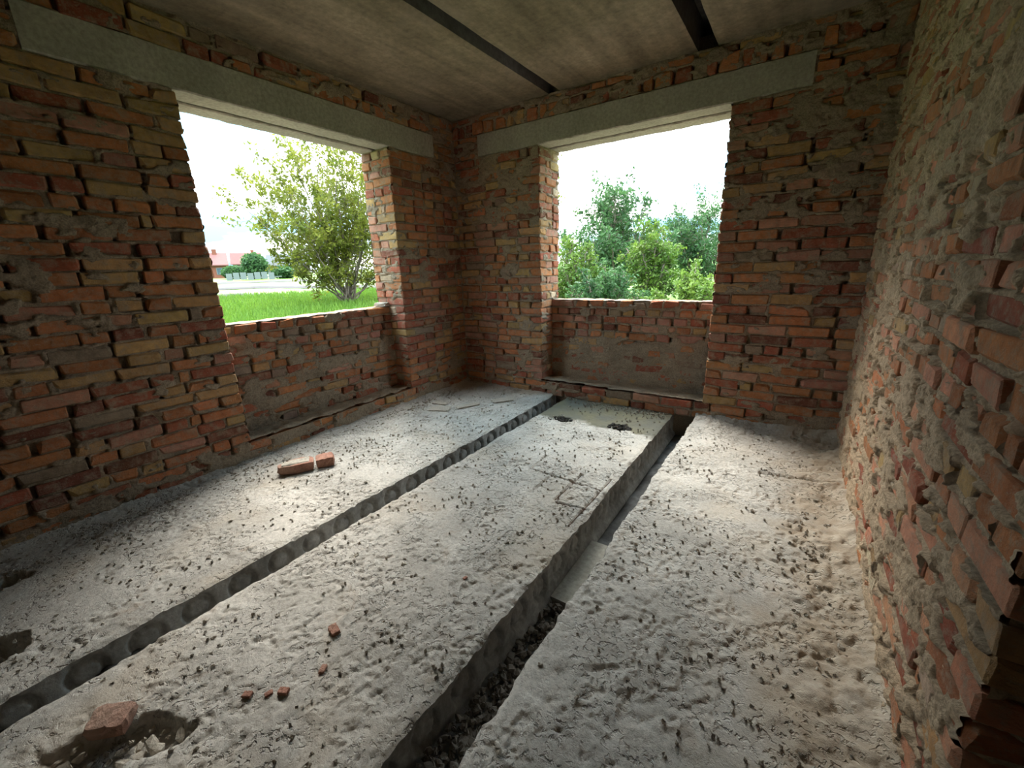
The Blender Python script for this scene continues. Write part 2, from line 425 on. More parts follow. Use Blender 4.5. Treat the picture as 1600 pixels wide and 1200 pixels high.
# ---- left wall
fL = Face((0, 0, 0), (0, 1, 0)); NEAR = -4.45
for i in range(31):
    z0, z1 = ZC[i], ZC[i+1]; par = i % 2
    if z1 <= LEDGE+.001: fill(fL, NEAR, 0, z0, z1, par, wts=W_LEFT)
    else:
        fill(fL, NEAR, YN, z0, z1, par, cr=True, wts=W_LEFT, stretch=.66 if par else .5, openp=.7)
        fill(fL, YP, 0, z0, z1, 1-par, cl=True, wts=W_LEFT, stretch=.6 if par else .25)
for i in range(3):
    fill(fL, NEAR, -3.04, ZU[i], ZU[i+1], i % 2, wts=W_LEFT); fill(fL, -.295, 0, ZU[i], ZU[i+1], i % 2, wts=W_LEFT)
for a, b in ((LT, 2.658), (2.658, 2.745)): fill(fL, NEAR, 0, a, b, 0, wts=W_LEFT, stretch=.35)
smL = lambda u, z: .36+.12*np.exp(-((z-.15)/.25)**2)+.12*sstep(2.0, 2.6, z)-.10*sstep(.2, .5, z)*sstep(1.2, .8, z)
holeL = [(YN-.011, YP+.011, LEDGE-.01, LT+.0), (-3.03, -.305, LB, LT)]
shL = [mortar_sheet(fL, NEAR, .06, 0, H, holeL, smL, 0, fine=.6)]
rLp = Face((0, YP, 0), (1, 0, 0)); rLn = Face((0, YN, 0), (-1, 0, 0))        # reveals
def reveal(face, ua, ub, at_end, par0, zlo=LEDGE):
    """ua..ub: reveal depth; the corner brick of the wall face already covers one end"""
    for i in range(31):
        z0, z1 = ZC[i], ZC[i+1]
        if z1 <= zlo+.001: continue
        used = .25 if ((i+par0) % 2) else .12; g = .010
        if at_end: fill(face, ua, ub-used-g, z0, z1, 0, wts=W_REV, stretch=.8, openp=.3)
        else: fill(face, ua+used+g, ub, z0, z1, 0, wts=W_REV, stretch=.8, openp=.3)
# the corner brick is a header (deep) where par is even
reveal(rLp, -TH, 0, True, 0); reveal(rLn, 0, TH, False, 1)
smR = lambda u, z: .26+0*u
shL.append(mortar_sheet(rLp, -TH, -.011, LEDGE, LB, (), smR, 1)); shL.append(mortar_sheet(rLn, .011, TH, LEDGE, LB, (), smR, 2))
# ledge under the niche
def flat_sheet(x0, x1, y0, y1, z, amp, seed, res=.009):
    nx, ny = max(2, int((x1-x0)/res)+1), max(2, int((y1-y0)/res)+1)
    X, Y = np.meshgrid(np.linspace(x0, x1, nx), np.linspace(y0, y1, ny), indexing='ij')
    Z = z+amp*(fbm(X*14, Y*14, seed, 4)-.5)*2
    return np.stack([X, Y, Z], -1).reshape(-1, 3), grid_faces(nx, ny)
shL.append(flat_sheet(-NI-.03, -.006, YN-.03, YP+.03, LEDGE+.008, .018, 3))
c = .05
boxL = [((-TH, NEAR-.4, -.25), (-c, YN-c, H+.1)), ((-TH, YP+c, -.25), (-c, TH, H+.1)), ((-TH, YN-.1, -.25), (-c, YP+.1, LEDGE-.03)),
        ((-TH, YN-.1, LT-.005), (-c, YP+.1, H+.1))]
wall_left = link('wall_left', join_sheets('wall_left', shL, boxL, M_MORTAR), label='bare red and buff brick wall with wide window opening on the left', cat='wall', kind='structure')
place_bricks(wall_left, [fL, rLp, rLn])

# ---- back wall
fB = Face((0, 0, 0), (1, 0, 0))
LBB = 2.375; ZCB = [z*(LBB/LB) if z > SILL else z for z in ZC]
for i in range(31):
    z0, z1 = ZCB[i], ZCB[i+1]; par = i % 2
    if z1 <= LEDGE+.001: fill(fB, 0, W, z0, z1, par, wts=W_BACK)
    else:
        fill(fB, 0, XP, z0, z1, par, cr=True, wts=W_BACK, stretch=.62 if par else .35)
        fill(fB, XR, W, z0, z1, 1-par, cl=True, wts=W_BACK, stretch=.7, openp=.65)
for i in range(3):
    a, b = LBB+.07*i, LBB+.07*(i+1)
    fill(fB, 0, .31, a, b, i % 2, wts=W_BACK); fill(fB, 3.07, W, a, b, i % 2, wts=W_BACK)
fill(fB, 0, W, LBB+.205, 2.695, 0, wts=W_BACK, upright=True, openp=.35); fill(fB, 0, W, 2.695, 2.748, 0, wts=W_BACK, stretch=.4, openp=.2)
def smB(u, z):
    s = .36+.10*np.exp(-((z)/.2)**2)*sstep(2.2, 2.6, u)+.16*sstep(1.4, 2.2, z)
    return s+.08*sstep(2.9, 3.4, u)
holeB = [(XP-.011, XR+.011, LEDGE-.01, 2.58), (.313, 3.06, LBB, 2.58)]
shB = [mortar_sheet(fB, -.06, W+.06, 0, H, holeB, smB, 4, fine=.6)]
rBp = Face((XP, 0, 0), (0, 1, 0)); rBr = Face((XR, 0, 0), (0, -1, 0))
reveal(rBp, 0, TH, False, 1); reveal(rBr, -TH, 0, True, 0)
shB.append(mortar_sheet(rBp, .011, TH, LEDGE, LBB, (), smR, 5)); shB.append(mortar_sheet(rBr, -TH, -.011, LEDGE, LBB, (), smR, 6))
shB.append(flat_sheet(XP-.03, XR+.03, .006, NI+.05, LEDGE+.008, .018, 7))
boxB = [((-c, c, -.25), (XP-c, TH, H+.1)), ((XR+c, c, -.25), (5.4, TH, H+.1)), ((XP-.1, c, -.25), (XR+.1, TH, LEDGE-.03)), ((XP-.1, c, 2.575), (XR+.1, TH, H+.1))]
wall_back = link('wall_back', join_sheets('wall_back', shB, boxB, M_MORTAR), label='bare red brick end wall with window opening facing the trees', cat='wall', kind='structure')
place_bricks(wall_back, [fB, rBp, rBr])

# ---- right wall (heavily slubbed with mortar), ends at a doorway jamb
DJ = 2.72
fR = Face((W, 0, 0), (0, -1, 0), .0055)
zr = [.0765*i for i in range(36)]+[2.748]
for i in range(36):
    if zr[i+1] > 2.749: break
    fill(fR, 0, DJ, zr[i], zr[i+1], i % 2, cr=True, wts=W_RIGHT, stretch=.62 if i % 2 else .3, openp=.6)
smRt = lambda u, z: .465+.10*np.exp(-((z-.75)/.4)**2)*sstep(2.6, 1.0, u)-.10*sstep(2.0, 2.6, u)*sstep(1.2, .8, z)+.08*sstep(.25, 0, z)
rJ = Face((W, -DJ, 0), (1, 0, 0))
for i in range(36):
    used = .25 if (i % 2 == 0) else .12
    fill(rJ, used+.01, TH, zr[i], min(zr[i+1], 2.748), 0, wts=W_RIGHT, stretch=.8, openp=.4)
shR = [mortar_sheet(fR, -.06, DJ-.011, 0, H, (), smRt, 8, fine=.72, base=-.004, top0=.006), mortar_sheet(rJ, .011, TH, 0, H, (), smR, 9)]
boxR = [((W+c, -DJ+c, -.25), (W+TH, 0, H+.1)), ((W+.02, -4.5, -.25), (W+TH, -3.68, H+.1)), ((W+.02, -3.7, 2.1), (W+TH, -DJ+.02, H+.1))]
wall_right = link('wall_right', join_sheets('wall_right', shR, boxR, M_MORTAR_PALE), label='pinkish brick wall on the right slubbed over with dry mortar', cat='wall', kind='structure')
place_bricks(wall_right, [fR, rJ])

# ---- thin parapets set back under both windows
def parapet(name, face, ua, ub, smear, seed, wts, label, topx, core):
    for i in range(2, 13):
        fill(face, ua, ub, ZC[i], ZC[i+1], i % 2, wts=wts, stretch=.45 if i < 9 else .05, openp=.55, dep=(.12 if i < 12 else .18))
    sh = [mortar_sheet(face, ua, ub, LEDGE-.01, SILL-.012, (), smear, seed), topx]
    o = link(name, join_sheets(name, sh, core, M_MORTAR), label=label, cat='parapet', kind='structure')
    place_bricks(o, [face]); return o
fPL = Face((-NI, 0, 0), (0, 1, 0))
smPL = lambda u, z: .40+.26*np.exp(-((z-.55)/.17)**2)*np.exp(-((u+1.75)/.55)**2)-.16*sstep(.72, .8, z)
parapet('wall_left_parapet', fPL, YN, YP, smPL, 1, W_PAR, 'recessed low brick infill under the left window opening',
        flat_sheet(-TH, -NI-.012, YN-.02, YP+.02, SILL-.008, .010, 5), [((-TH, YN-.1, 0), (-NI-.05, YP+.1, SILL-.03))])
NB = .23
fPB = Face((0, NB, 0), (1, 0, 0))
smPB = lambda u, z: .38+.75*sstep(.60, .48, z+.10*(u-1.1)*0-.05*np.sin(u*3))-.14*sstep(.75, .82, z)+.14*sstep(1.9, 2.4, u)*sstep(.8, .6, z)
parapet('wall_back_parapet', fPB, XP, XR, smPB, 3, W_PAR, 'recessed low infill under the end window, lower half plastered grey',
        flat_sheet(XP-.02, XR+.02, NB+.012, TH, SILL-.008, .010, 6), [((XP-.1, NB+.05, 0), (XR+.1, TH, SILL-.03))])

# ---- lintels: two precast beams side by side, parts of their walls
def rough_beam(name, a, b, parent, seed):
    """precast beam: bevelled box, long faces subdivided and a little uneven"""
    a, b = np.array(a, float), np.array(b, float); ax = int(np.argmax(b-a)); n = 60; o1, o2 = [i for i in range(3) if i != ax]
    be = .008; h1, h2 = (b-a)[o1], (b-a)[o2]
    prof = [(be, 0), (h1/2, 0), (h1-be, 0), (h1, be), (h1, h2/2), (h1, h2-be), (h1-be, h2), (h1/2, h2), (be, h2), (0, h2-be), (0, h2/2), (0, be)]
    rs = np.random.RandomState(seed); V = []
    for i in range(n):
        for (p, q) in prof:
            v = np.zeros(3); v[ax] = a[ax]+(b-a)[ax]*i/(n-1); v[o1] = a[o1]+p+rs.uniform(-.0022, .0022); v[o2] = a[o2]+q+rs.uniform(-.0022, .0022); V.append(v)
    k = len(prof); F = [(i*k+j, i*k+(j+1) % k, (i+1)*k+(j+1) % k, (i+1)*k+j) for i in range(n-1) for j in range(k)]
    F += [tuple(range(k)), tuple((n-1)*k+j for j in range(k))]
    return link(name, mesh_np(name, np.array(V), F, M_LINT), parent)
rough_beam('lintel', (-.18, -3.03, LB), (.002, -.305, LT), wall_left, 1); rough_beam('lintel', (-TH, -3.03, LB-.004), (-.215, -.305, LT), wall_left, 2)
rough_beam('lintel', (.313, -.002, LBB), (3.06, .18, 2.578), wall_back, 3); rough_beam('lintel', (.313, .21, LBB-.004), (3.06, TH, 2.578), wall_back, 4)

# ---- walls out of view that close the room and the passage beyond the doorway
link('wall_near', MB().box((-TH, -4.75, -.25), (5.4, -4.45, H+.1)).mesh('wall_near', M_MORTAR), label='rough wall closing the room behind the viewer', cat='wall', kind='structure')
link('wall_corridor', MB().box((5.2, -4.5, -.25), (5.5, TH, H+.1)).mesh('wall_corridor', M_MORTAR), label='far wall of the dark passage beyond the doorway', cat='wall', kind='structure')

# ------------------------------------------------------------------ floor: hollow-core slabs with open joints
G1a, G1b, G2a, G2b = 1.165, 1.315, 2.362, 2.543
floor = link('floor', MB().box((-.3, -4.5, -.45), (5.3, .3, -.30)).mesh('floor', M_SCREED_SHADE), label='rough concrete slab floor with two open joints', cat='floor', kind='structure')
ys = np.concatenate([np.arange(.06, -1.4, -.010), np.arange(-1.4, -3.95, -.0062), np.arange(-3.95, -4.48, -.04)])
def floor_h(X, Y, idx):
    h = .006*(fbm(X*2.2, Y*2.2, idx, 3)-.5)
    P = sstep(.44, .62, fbm(X*2.6, Y*2.0, idx+3, 4))
    h += (.25+.75*P)*.012*(fbm(X*22, Y*22, idx+1, 4)-.5)
    P2 = sstep(.42, .60, fbm(X*5, Y*5, idx+9, 3))
    pit = sstep(.56, .66, fbm(X*38, Y*34, idx+5, 2)); h -= (.08+.92*P2)*.0055*pit
    h += P2*.007*(fbm(X*60, Y*60, idx+2, 2)-.5)
    cr = np.abs(fbm(X*6, Y*6, idx+6, 4)-.5); h -= .006*sstep(.016, .0, cr)*sstep(.5, .6, fbm(X*1.4, Y*1.4, idx+8, 2))
    crust = sstep(.55, .58, fbm(X*4.2, Y*3.4, idx+7, 4)); h += .004*crust
    return h
def hole(h, X, Y, cx, cy, r, depth, seed):
    d = np.hypot(X-cx, Y-cy)/r+1.3*(fbm(X*20, Y*20, seed, 3)-.5); return h-depth*sstep(1.0, .75, d)
def groove(h, X, Y, p, q, wd, depth):
    p, q = np.array(p), np.array(q); v = q-p; L2 = v @ v; t = np.clip(((X-p[0])*v[0]+(Y-p[1])*v[1])/L2, 0, 1)
    d = np.hypot(X-p[0]-t*v[0], Y-p[1]-t*v[1])+.006*(fbm(X*12, Y*12, 3, 2)-.5); return h-depth*sstep(wd, wd*.4, d)
GRID = [((1.83, -1.53), (2.33, -1.55)), ((2.15, -1.80), (2.33, -1.78)), ((1.82, -1.56), (1.80, -1.30)), ((2.13, -1.78), (2.14, -1.42)), ((2.31, -1.95), (2.325, -1.40)), ((1.97, -1.75), (1.98, -1.52))]
def slab(x0, x1, idx, label, dimple):
    nx = int((x1-x0)/.0066)+1; xs = np.linspace(x0, x1, nx); X, Y = np.meshgrid(xs, ys, indexing='ij')
    h = floor_h(X, Y, idx*2)
    # droppings banked up along the walls
    if idx == 0: h += .035*np.exp(-np.maximum(X, 0)/.05)*(.4+fbm(X*9, Y*9, 2, 3))
    h += (.05 if idx == 2 else .018)*np.exp(np.minimum(Y, 0)/.07)*(.4+fbm(X*9, Y*9, 4, 3))
    if idx == 2: h += .05*np.exp(-np.maximum(W-X, 0)/.05)*(.3+fbm(X*9, Y*9, 6, 3))*(X < W+.2)+.022*sstep(.45, .05, W-X)*np.maximum(0, fbm(X*16, Y*16, 9, 4)-.42)*2.2
    if idx == 1:
        sm = sstep(-.62, -.5, Y+.05*(fbm(X*4, Y*0, 3, 2)-.5)); h = h*(1-sm*.75)
        h = hole(h, X, Y, 1.565, -.585, .062, .19, 2); h = hole(h, X, Y, 2.065, -.525, .058, .19, 5)
        for p, q in GRID: h = groove(h, X, Y, p, q, .009, .014)
        pa, pb = (X-1.665)*.707+(Y+3.605)*.707, -(X-1.665)*.707+(Y+3.605)*.707; d = np.hypot(pa/3.2, pb); h -= .05*sstep(.075, .045, d+.05*(fbm(X*14, Y*14, 8, 3)-.5))
    if idx == 0:
        h = hole(h, X, Y, .88, -3.78, .09, .12, 1); h = hole(h, X, Y, .30, -3.68, .085, .10, 4)
        h = groove(h, X, Y, (.14, -3.3), (.20, -2.3), .008, .012)
    if idx == 2: h = groove(h, X, Y, (3.1, -.83), (3.5, -.80), .018, .02)
    # broken arrises
    ra = (.036 if idx == 2 else .024)*(fbm(ys*7, ys*0+idx, 3, 4)-.5)+.010*(fbm(ys*40, ys*0, 5, 2)-.5); rb = .022*(fbm(ys*7, ys*0+9+idx, 6, 4)-.5)+.010*(fbm(ys*40, ys*0+3, 2, 2)-.5)
    wa = np.exp(-(X-x0)/.03); wb = np.exp(-(x1-X)/.03)
    Xd = X+(ra[None]*wa if idx else 0)+(rb[None]*wb if idx < 2 else 0)
    ea = sstep(.02, 0, X-x0)*(.012*fbm(ys*16, ys*0+2, 7, 3))[None]; eb = sstep(.02, 0, x1-X)*(.012*fbm(ys*16, ys*0+7, 8, 3))[None]
    h = h-(ea if idx else 0)-(eb if idx < 2 else 0)
    V = np.stack([Xd, Y, h], -1).reshape(-1, 3); ny = len(ys)
    Q = grid_faces(nx, ny)[:, ::-1]
    parts = [(V, Q)]
    # side faces (toward the joints)
    def side(xcol, xe, sgn, dim):
        zt = h[xcol]; xt = Xd[xcol]; k = 15; Vs = []
        for j in range(k):
            t = j/(k-1); z = zt*(1-t)+(-.21)*t; x = xt*(1-sstep(0, .25, t))+xe*sstep(0, .25, t)+sgn*.004*(fbm(ys*25, z*25+j*0, 2, 3)-.5)
            if dim is not None:
                ph = ((ys+2.522)/.178); cyc = (ph-np.round(ph))*.178; d = np.hypot(cyc, z+.082)
                x = x-sgn*(.024*sstep(.066, .056, d)-.019*sstep(.046, .036, d))
            if sgn > 0: x = x+.022*sstep(.84, .87, t)
            Vs.append(np.stack([x, ys, z], -1))
        Vs = np.stack(Vs, 1).reshape(-1, 3); q = grid_faces(ny, k); return Vs, (q if sgn < 0 else q[:, ::-1])
    o = link('floor_slab', mesh_np('floor_slab', V, Q, (M_SLAB, M_SLAB_MID, M_SLAB_DUSTY)[idx]), floor, label=label)
    for sgn, col, xe, on in ((1, nx-1, x1, idx < 2), (-1, 0, x0, idx > 0)):
        if on:
            a, b = side(col, xe, sgn, True if sgn > 0 else None); link('slab_side', mesh_np('slab_side', a, b, M_SIDE), o)
    return o
s0 = slab(-.05, G1a, 0, 'concrete floor slab along the left brick wall', True)
s1 = slab(G1b, G2a, 1, 'middle concrete floor slab with two broken holes', True)
s2 = slab(G2b, W+.06, 2, 'concrete floor slab along the right brick wall', False)
link('passage_slab', MB().box((W+.05, -4.5, -.22), (5.3, .05, -.005)).mesh('passage_slab', M_SLAB), floor)
for p, q in GRID[:2]+GRID[3:5]:
    n = 9; P = [np.array((p[0]+(q[0]-p[0])*t, p[1]+(q[1]-p[1])*t, -.006+.002*math.sin(t*9))) for t in np.linspace(0, 1, n)]
    link('reinforcing_wire', MB().tube(P, [.0022]*n, 5).mesh('reinforcing_wire', M_RUST), s1)

# rubble lying in the joints and black debris added to paint the shade in the two holes
def rock(rs, r, flat=1.0):
    V, F = brick_shape(r*rs.uniform(.6, 1.2), r*rs.uniform(.6, 1.2), r*flat*rs.uniform(.4, .9), rs, 0)
    V = V*(1+rs.uniform(-.28, .28, V.shape)); a = rs.uniform(0, 6.3); C, S = math.cos(a), math.sin(a)
    return np.stack([V[:, 0]*C-V[:, 1]*S, V[:, 0]*S+V[:, 1]*C, V[:, 2]], 1), F
def fill_joint(x0, x1, zfun, seed, name, amp, m):
    nx = int((x1-x0)/.012)+1; yy = np.arange(.05, -4.4, -.012); X, Y = np.meshgrid(np.linspace(x0, x1, nx), yy, indexing='ij')
    Z = zfun(Y)+amp*(fbm(X*12, Y*12, seed, 4)-.5); return link(name, mesh_np(name, np.stack([X, Y, Z], -1).reshape(-1, 3), grid_faces(nx, len(yy))[:, ::-1], m), floor)
fill_joint(G1a-.02, G1b+.02, lambda Y: -.165+.05*sstep(-2.9, -3.6, Y), 3, 'joint_fill', .05, M_SCREED_SHADE)
fill_joint(G2a-.02, G2b+.02, lambda Y: -.22+.04*sstep(-2.2, -2.8, Y)+.05*sstep(-2.9, -3.3, Y), 5, 'joint_fill', .05, M_SCREED_SHADE)
rs = np.random.RandomState(5); mb = MB()
for i in range(800):
    y = -rs.uniform(2.3, 3.5); V, F = rock(rs, rs.uniform(.004, .015), .8); mb.add(V+np.array((rs.uniform(G2a+.02, G2b-.02), y, -.20+.07*float(sstep(-2.4, -3.3, y))+.02*rs.rand())), F)
link('joint_rubble', mb.mesh('joint_rubble', mat_concrete('joint_rubble', (.10, .085, .07), (.22, .19, .155), 50)), floor, kind='stuff')
mb = MB()
for hx, hy in ((1.565, -.585), (2.065, -.525)):
    for i in range(26):
        V, F = rock(rs, rs.uniform(.008, .020), .5); mb.add(V+np.array((hx+rs.normal(0, .05), hy+rs.normal(0, .03), .002)), F)
link('hole_shade_debris', mb.mesh('hole_shade_debris', mat_plain('hole_shade_black', (.022, .019, .016), .9)), s1, kind='stuff')
link('screed_block', MB().box((2.375, -2.28, -.235), (2.55, -1.80, -.17)).mesh('screed_block', M_LINT), floor)

# ------------------------------------------------------------------ ceiling slabs
ceiling = link('ceiling', MB().box((-TH, -4.7, H+.22), (5.4, TH, H+.34)).box((-TH, .2, H+.0), (5.4, TH, H+.22)).box((-TH, -4.9, H), (5.4, -4.6, H+.22)).mesh('ceiling', M_SCREED_SHADE), label='precast concrete slab ceiling with dark joints', cat='ceiling', kind='structure')  # topping in the dark bed colour, painting shade up inside the joints
def cslab(x0, x1, seed):
    nx, ny = int((x1-x0)/.03)+1, 120; X, Y = np.meshgrid(np.linspace(x0, x1, nx), np.linspace(.2, -4.6, ny), indexing='ij')
    Z = H+.006*(fbm(X*3, Y*2, seed, 3)-.5)+.008*sstep(.012, 0, np.minimum(X-x0, x1-X))
    if seed == 1: Z = Z+.012*sstep(.60, .7, fbm(X*8, Y*8, 4, 3))*np.exp(-((X-.75)/.25)**2-((Y+.45)/.25)**2)
    V = np.stack([X+.004*(fbm(Y*9, X*9, 5, 2)-.5), Y, Z], -1); q = grid_faces(nx, ny)
    top = V.copy(); top[..., 2] = H+.23; n = nx*ny; mb = [V.reshape(-1, 3), top.reshape(-1, 3)]
    sk = []
    for cidx in (0, nx-1):
        a = cidx*ny+np.arange(ny-1); s_ = np.stack([a, a+1, a+1+n, a+n], 1); sk.append(s_ if cidx == 0 else s_[:, ::-1])
    o = link('ceiling_slab', mesh_np('ceiling_slab', np.concatenate(mb), q, M_CEIL), ceiling); link('slab_edge', mesh_np('slab_edge', np.concatenate(mb), np.concatenate(sk), M_SCREED_SHADE), o)  # edges darker than the slab: the joints' shade put into the colour
cslab(-.25, 1.115, 1); cslab(1.225, 2.335, 2); cslab(2.47, 3.70, 3); cslab(3.74, 5.35, 4)

# ------------------------------------------------------------------ things lying on the floor
def chunk(name, loc, size, rz, m, label, cat, seed, group=None, tilt=(0, 0)):
    """broken piece with rough facets"""
    rs = np.random.RandomState(seed); L, D, Hh = size; nx, ny, nz = 7, 5, 4
    bm_V = {}; V = []; F = []
    def vid(i, j, k):
        if (i, j, k) not in bm_V:
            bm_V[(i, j, k)] = len(V); u, v, t = 2*i/(nx-1)-1, 2*j/(ny-1)-1, 2*k/(nz-1)-1
            e = sum(abs(q) > .99 for q in (u, v, t)); s = 1-.05*max(0, e-1); jt = rs.uniform(-1, 1, 3)*np.array((L, D, Hh))*.045
            V.append(np.array((u*L/2*s, v*D/2*s, t*Hh/2*s))+jt*(1 if k else .3))
        return bm_V[(i, j, k)]
    for i in range(nx-1):
        for j in range(ny-1):
            F.append((vid(i, j, nz-1), vid(i+1, j, nz-1), vid(i+1, j+1, nz-1), vid(i, j+1, nz-1))); F.append((vid(i, j, 0), vid(i, j+1, 0), vid(i+1, j+1, 0), vid(i+1, j, 0)))
    for i in range(nx-1):
        for k in range(nz-1):
            F.append((vid(i, 0, k), vid(i+1, 0, k), vid(i+1, 0, k+1), vid(i, 0, k+1))); F.append((vid(i, ny-1, k), vid(i, ny-1, k+1), vid(i+1, ny-1, k+1), vid(i+1, ny-1, k)))
    for j in range(ny-1):
        for k in range(nz-1):
            F.append((vid(0, j, k), vid(0, j, k+1), vid(0, j+1, k+1), vid(0, j+1, k))); F.append((vid(nx-1, j, k), vid(nx-1, j+1, k), vid(nx-1, j+1, k+1), vid(nx-1, j, k+1)))
    V = np.array(V)
    if 'tapered' in label: V[:, 1] *= 1-.45*np.clip(-V[:, 0]/(L/2), 0, 1); V[:, 2] *= 1-.15*np.clip(-V[:, 0]/(L/2), 0, 1)
    V[:, 2] += Hh/2
    o = link(name, mesh_np(name, V, F, m), None, label, cat, group)
    o.location = loc; o.rotation_euler = (*tilt, rz); return o
lb = chunk('loose_brick', (.44, -2.37, .006), (.22, .125, .062), math.radians(62), M_REDCHUNK, 'long tapered broken brick capped with pale mortar near the left wall', 'brick', 3)
cap = np.random.RandomState(2)
X, Y = np.meshgrid(np.linspace(-.085, .10, 22), np.linspace(-.048, .052, 12), indexing='ij')
Z = .064+.012*(fbm(X*30, Y*30, 3, 3)-.25)-.02*sstep(.035, .055, np.abs(Y))-.02*sstep(.08, .1, np.abs(X))
Y = Y*(1-.4*np.clip(-X/.11, 0, 1))
link('mortar_cap', mesh_np('mortar_cap', np.stack([X, Y, Z], -1).reshape(-1, 3), grid_faces(22, 12), M_CHUNK), lb, 'pale mortar crust on top')
chunk('brick_bat', (.53, -2.21, .006), (.115, .11, .065), math.radians(60), M_REDCHUNK, 'short squared brick half beside the mortar-capped brick', 'brick', 9)
chunk('brick_chunk', (1.585, -3.60, .0), (.10, .075, .05), math.radians(48), M_REDCHUNK, 'orange broken brick chunk beside the rubble pocket in the floor', 'brick', 14, tilt=(.1, .12))
chunk('brick_fragment', (1.60, -3.80, -.02), (.07, .06, .05), .4, M_REDCHUNK, 'rounded orange brick lump at the near edge of the rubble pocket', 'brick fragment', 15)
for i, (x, y, s, lab) in enumerate(((1.93, -3.26, .030, 'dark red brick crumb pair nearest the rubble pocket'), (1.895, -3.29, .022, 'smaller dark red crumb beside the crumb pair'),
        (1.968, -3.145, .028, 'single red brick splinter in the middle of the slab'), (1.86, -3.03, .045, 'flat orange brick flake sunk in the slab crust'), (1.84, -3.33, .026, 'bright red crumb between rubble pocket and dark crumbs'),
        (2.10, -2.55, .018, 'tiny red crumb alone on the middle slab'))):
    chunk('brick_fragment', (x, y, .0), (s*1.1, s*.7, s*.45), i*.8+.5, M_REDCHUNK, lab, 'brick fragment', 30+i)
rs = np.random.RandomState(21); placed = []
for i in range(400):
    t = rs.uniform(-.19, .19); a = rs.normal(0, .026); r = rs.uniform(.008, .019); x = 1.665+(t-a)*.707; y = -3.605+(t+a)*.707
    if any(math.hypot(x-p[0], y-p[1]) < (r+p[2])*1.15 for p in placed) or math.hypot(x-1.585, y+3.60) < .06 or len(placed) > 46: continue
    placed.append((x, y, r)); V, F = rock(rs, r, .8); V[:, 2] -= V[:, 2].min()
    o = link('mortar_chunk', mesh_np('mortar_chunk', V, F, M_CHUNK), None, 'grey mortar rubble piece in the pocket by the orange brick chunk', 'rubble', 'mortar rubble in the floor pocket')
    o.location = (x, y, -.047+.012*rs.rand()); o.rotation_euler = (rs.uniform(-.4, .4), rs.uniform(-.4, .4), 0)
for i, (x, y, L, D, rz, lab) in enumerate(((.42, -.93, .20, .13, .5, 'largest pale plaster flake lying near the far corner'), (.60, -.72, .24, .07, 1.1, 'long narrow plaster flake near the far corner'), (.30, -.80, .16, .07, .2, 'small plaster flake against the left wall'),
        (.80, -.42, .22, .10, .9, 'plaster flake beside the far end of the first joint'))):
    chunk('plaster_flake', (x, y, .004), (L, D, .012), rz, M_CHUNK, lab, 'plaster flake', 50+i)
# crumbs along the wall feet
AVOID = [(.44, -2.37, .15), (.53, -2.21, .1), (1.64, -3.62, .2), (.42, -.93, .15), (.60, -.72, .16), (.30, -.80, .12), (.80, -.42, .15)]
rs = np.random.RandomState(33); mb = MB()
for i in range(5200):
    k = rs.rand()*(1 if i < 1500 else .5)+(0 if i < 1500 else .6)
    if k < .45: x, y = abs(rs.normal(0, .12))+.01, -rs.uniform(.1, 3.9)
    elif k < .65: x, y = W-abs(rs.normal(0, .12))-.01, -rs.uniform(.1, 3.2)
    elif k < .75: x, y = rs.uniform(.05, W-.05), -abs(rs.normal(0, .10))-.02
    else: x, y = rs.uniform(.05, W-.05), -rs.uniform(.1, 3.9)
    if i > 1500 and vnoise(x*5, y*5, 2) < .5: continue
    if any(math.hypot(x-q[0], y-q[1]) < q[2] for q in AVOID): continue
    if G1a-.03 < x < G1b+.03 or G2a-.03 < x < G2b+.03: continue
    V, F = rock(rs, rs.uniform(.003, .010)*(1 if i < 1500 else .5), .8); mb.add(V+np.array((x, y, .004)), F)
link('mortar_crumbs', mb.mesh('mortar_crumbs', M_CHUNK), None, 'scattered mortar crumbs and grit along the wall feet', 'grit', kind='stuff')
chunk('mortar_lump', (-.26, YP-.05, SILL-.004), (.13, .09, .035), .3, M_CHUNK, 'pale mortar lump on the left sill against the corner pier', 'mortar', 77)

# ------------------------------------------------------------------ outside
def mat_leaf(name, c1, c2, trans):
    m, n, b = mat(name); pos = geopos(n)
    c = mixc(n, ramp(n, tnoise(n, 1.3, 3, .6, pos), [(.35, 0.0), (.65, 1.0)]), c1, c2); b.inputs['Roughness'].default_value = .6
    c = mixc(n, 1.0, c, ramp(n, tnoise(n, 14, 2, .6, pos), [(.3, .6), (.7, 1.3)]), 'MULTIPLY')
    n.links.new(c, b.inputs['Base Color'])
    t = n.nodes.new('ShaderNodeBsdfTranslucent'); n.links.new(c, t.inputs['Color']); mx = n.nodes.new('ShaderNodeMixShader'); mx.inputs[0].default_value = trans
    out = [q for q in n.nodes if q.type == 'OUTPUT_MATERIAL'][0]
    n.links.new(b.outputs[0], mx.inputs[1]); n.links.new(t.outputs[0], mx.inputs[2]); n.links.new(mx.outputs[0], out.inputs[0]); return m
M_LEAF1 = mat_leaf('leaf_walnut', (.095, .125, .018), (.19, .20, .03), .5)
M_LEAF2 = mat_leaf('leaf_green', (.032, .082, .030), (.062, .13, .042), .35)
M_LEAF3 = mat_leaf('leaf_bright', (.065, .125, .02), (.11, .17, .025), .35)
M_BARK = mat_plain('bark', (.14, .115, .09), .9, .3, 8)
M_GRASS = mat_leaf('grass', (.07, .15, .017), (.115, .205, .024), .3)
M_ROAD = mat_plain('pale_gravel', (.042, .04, .038), .95, .25, 3)

def gz(x, y):
    d = np.hypot(x-CAM[0], y-CAM[1]); return -.32+np.maximum(0, d-20)*.0225-np.maximum(0, d-75)*.018
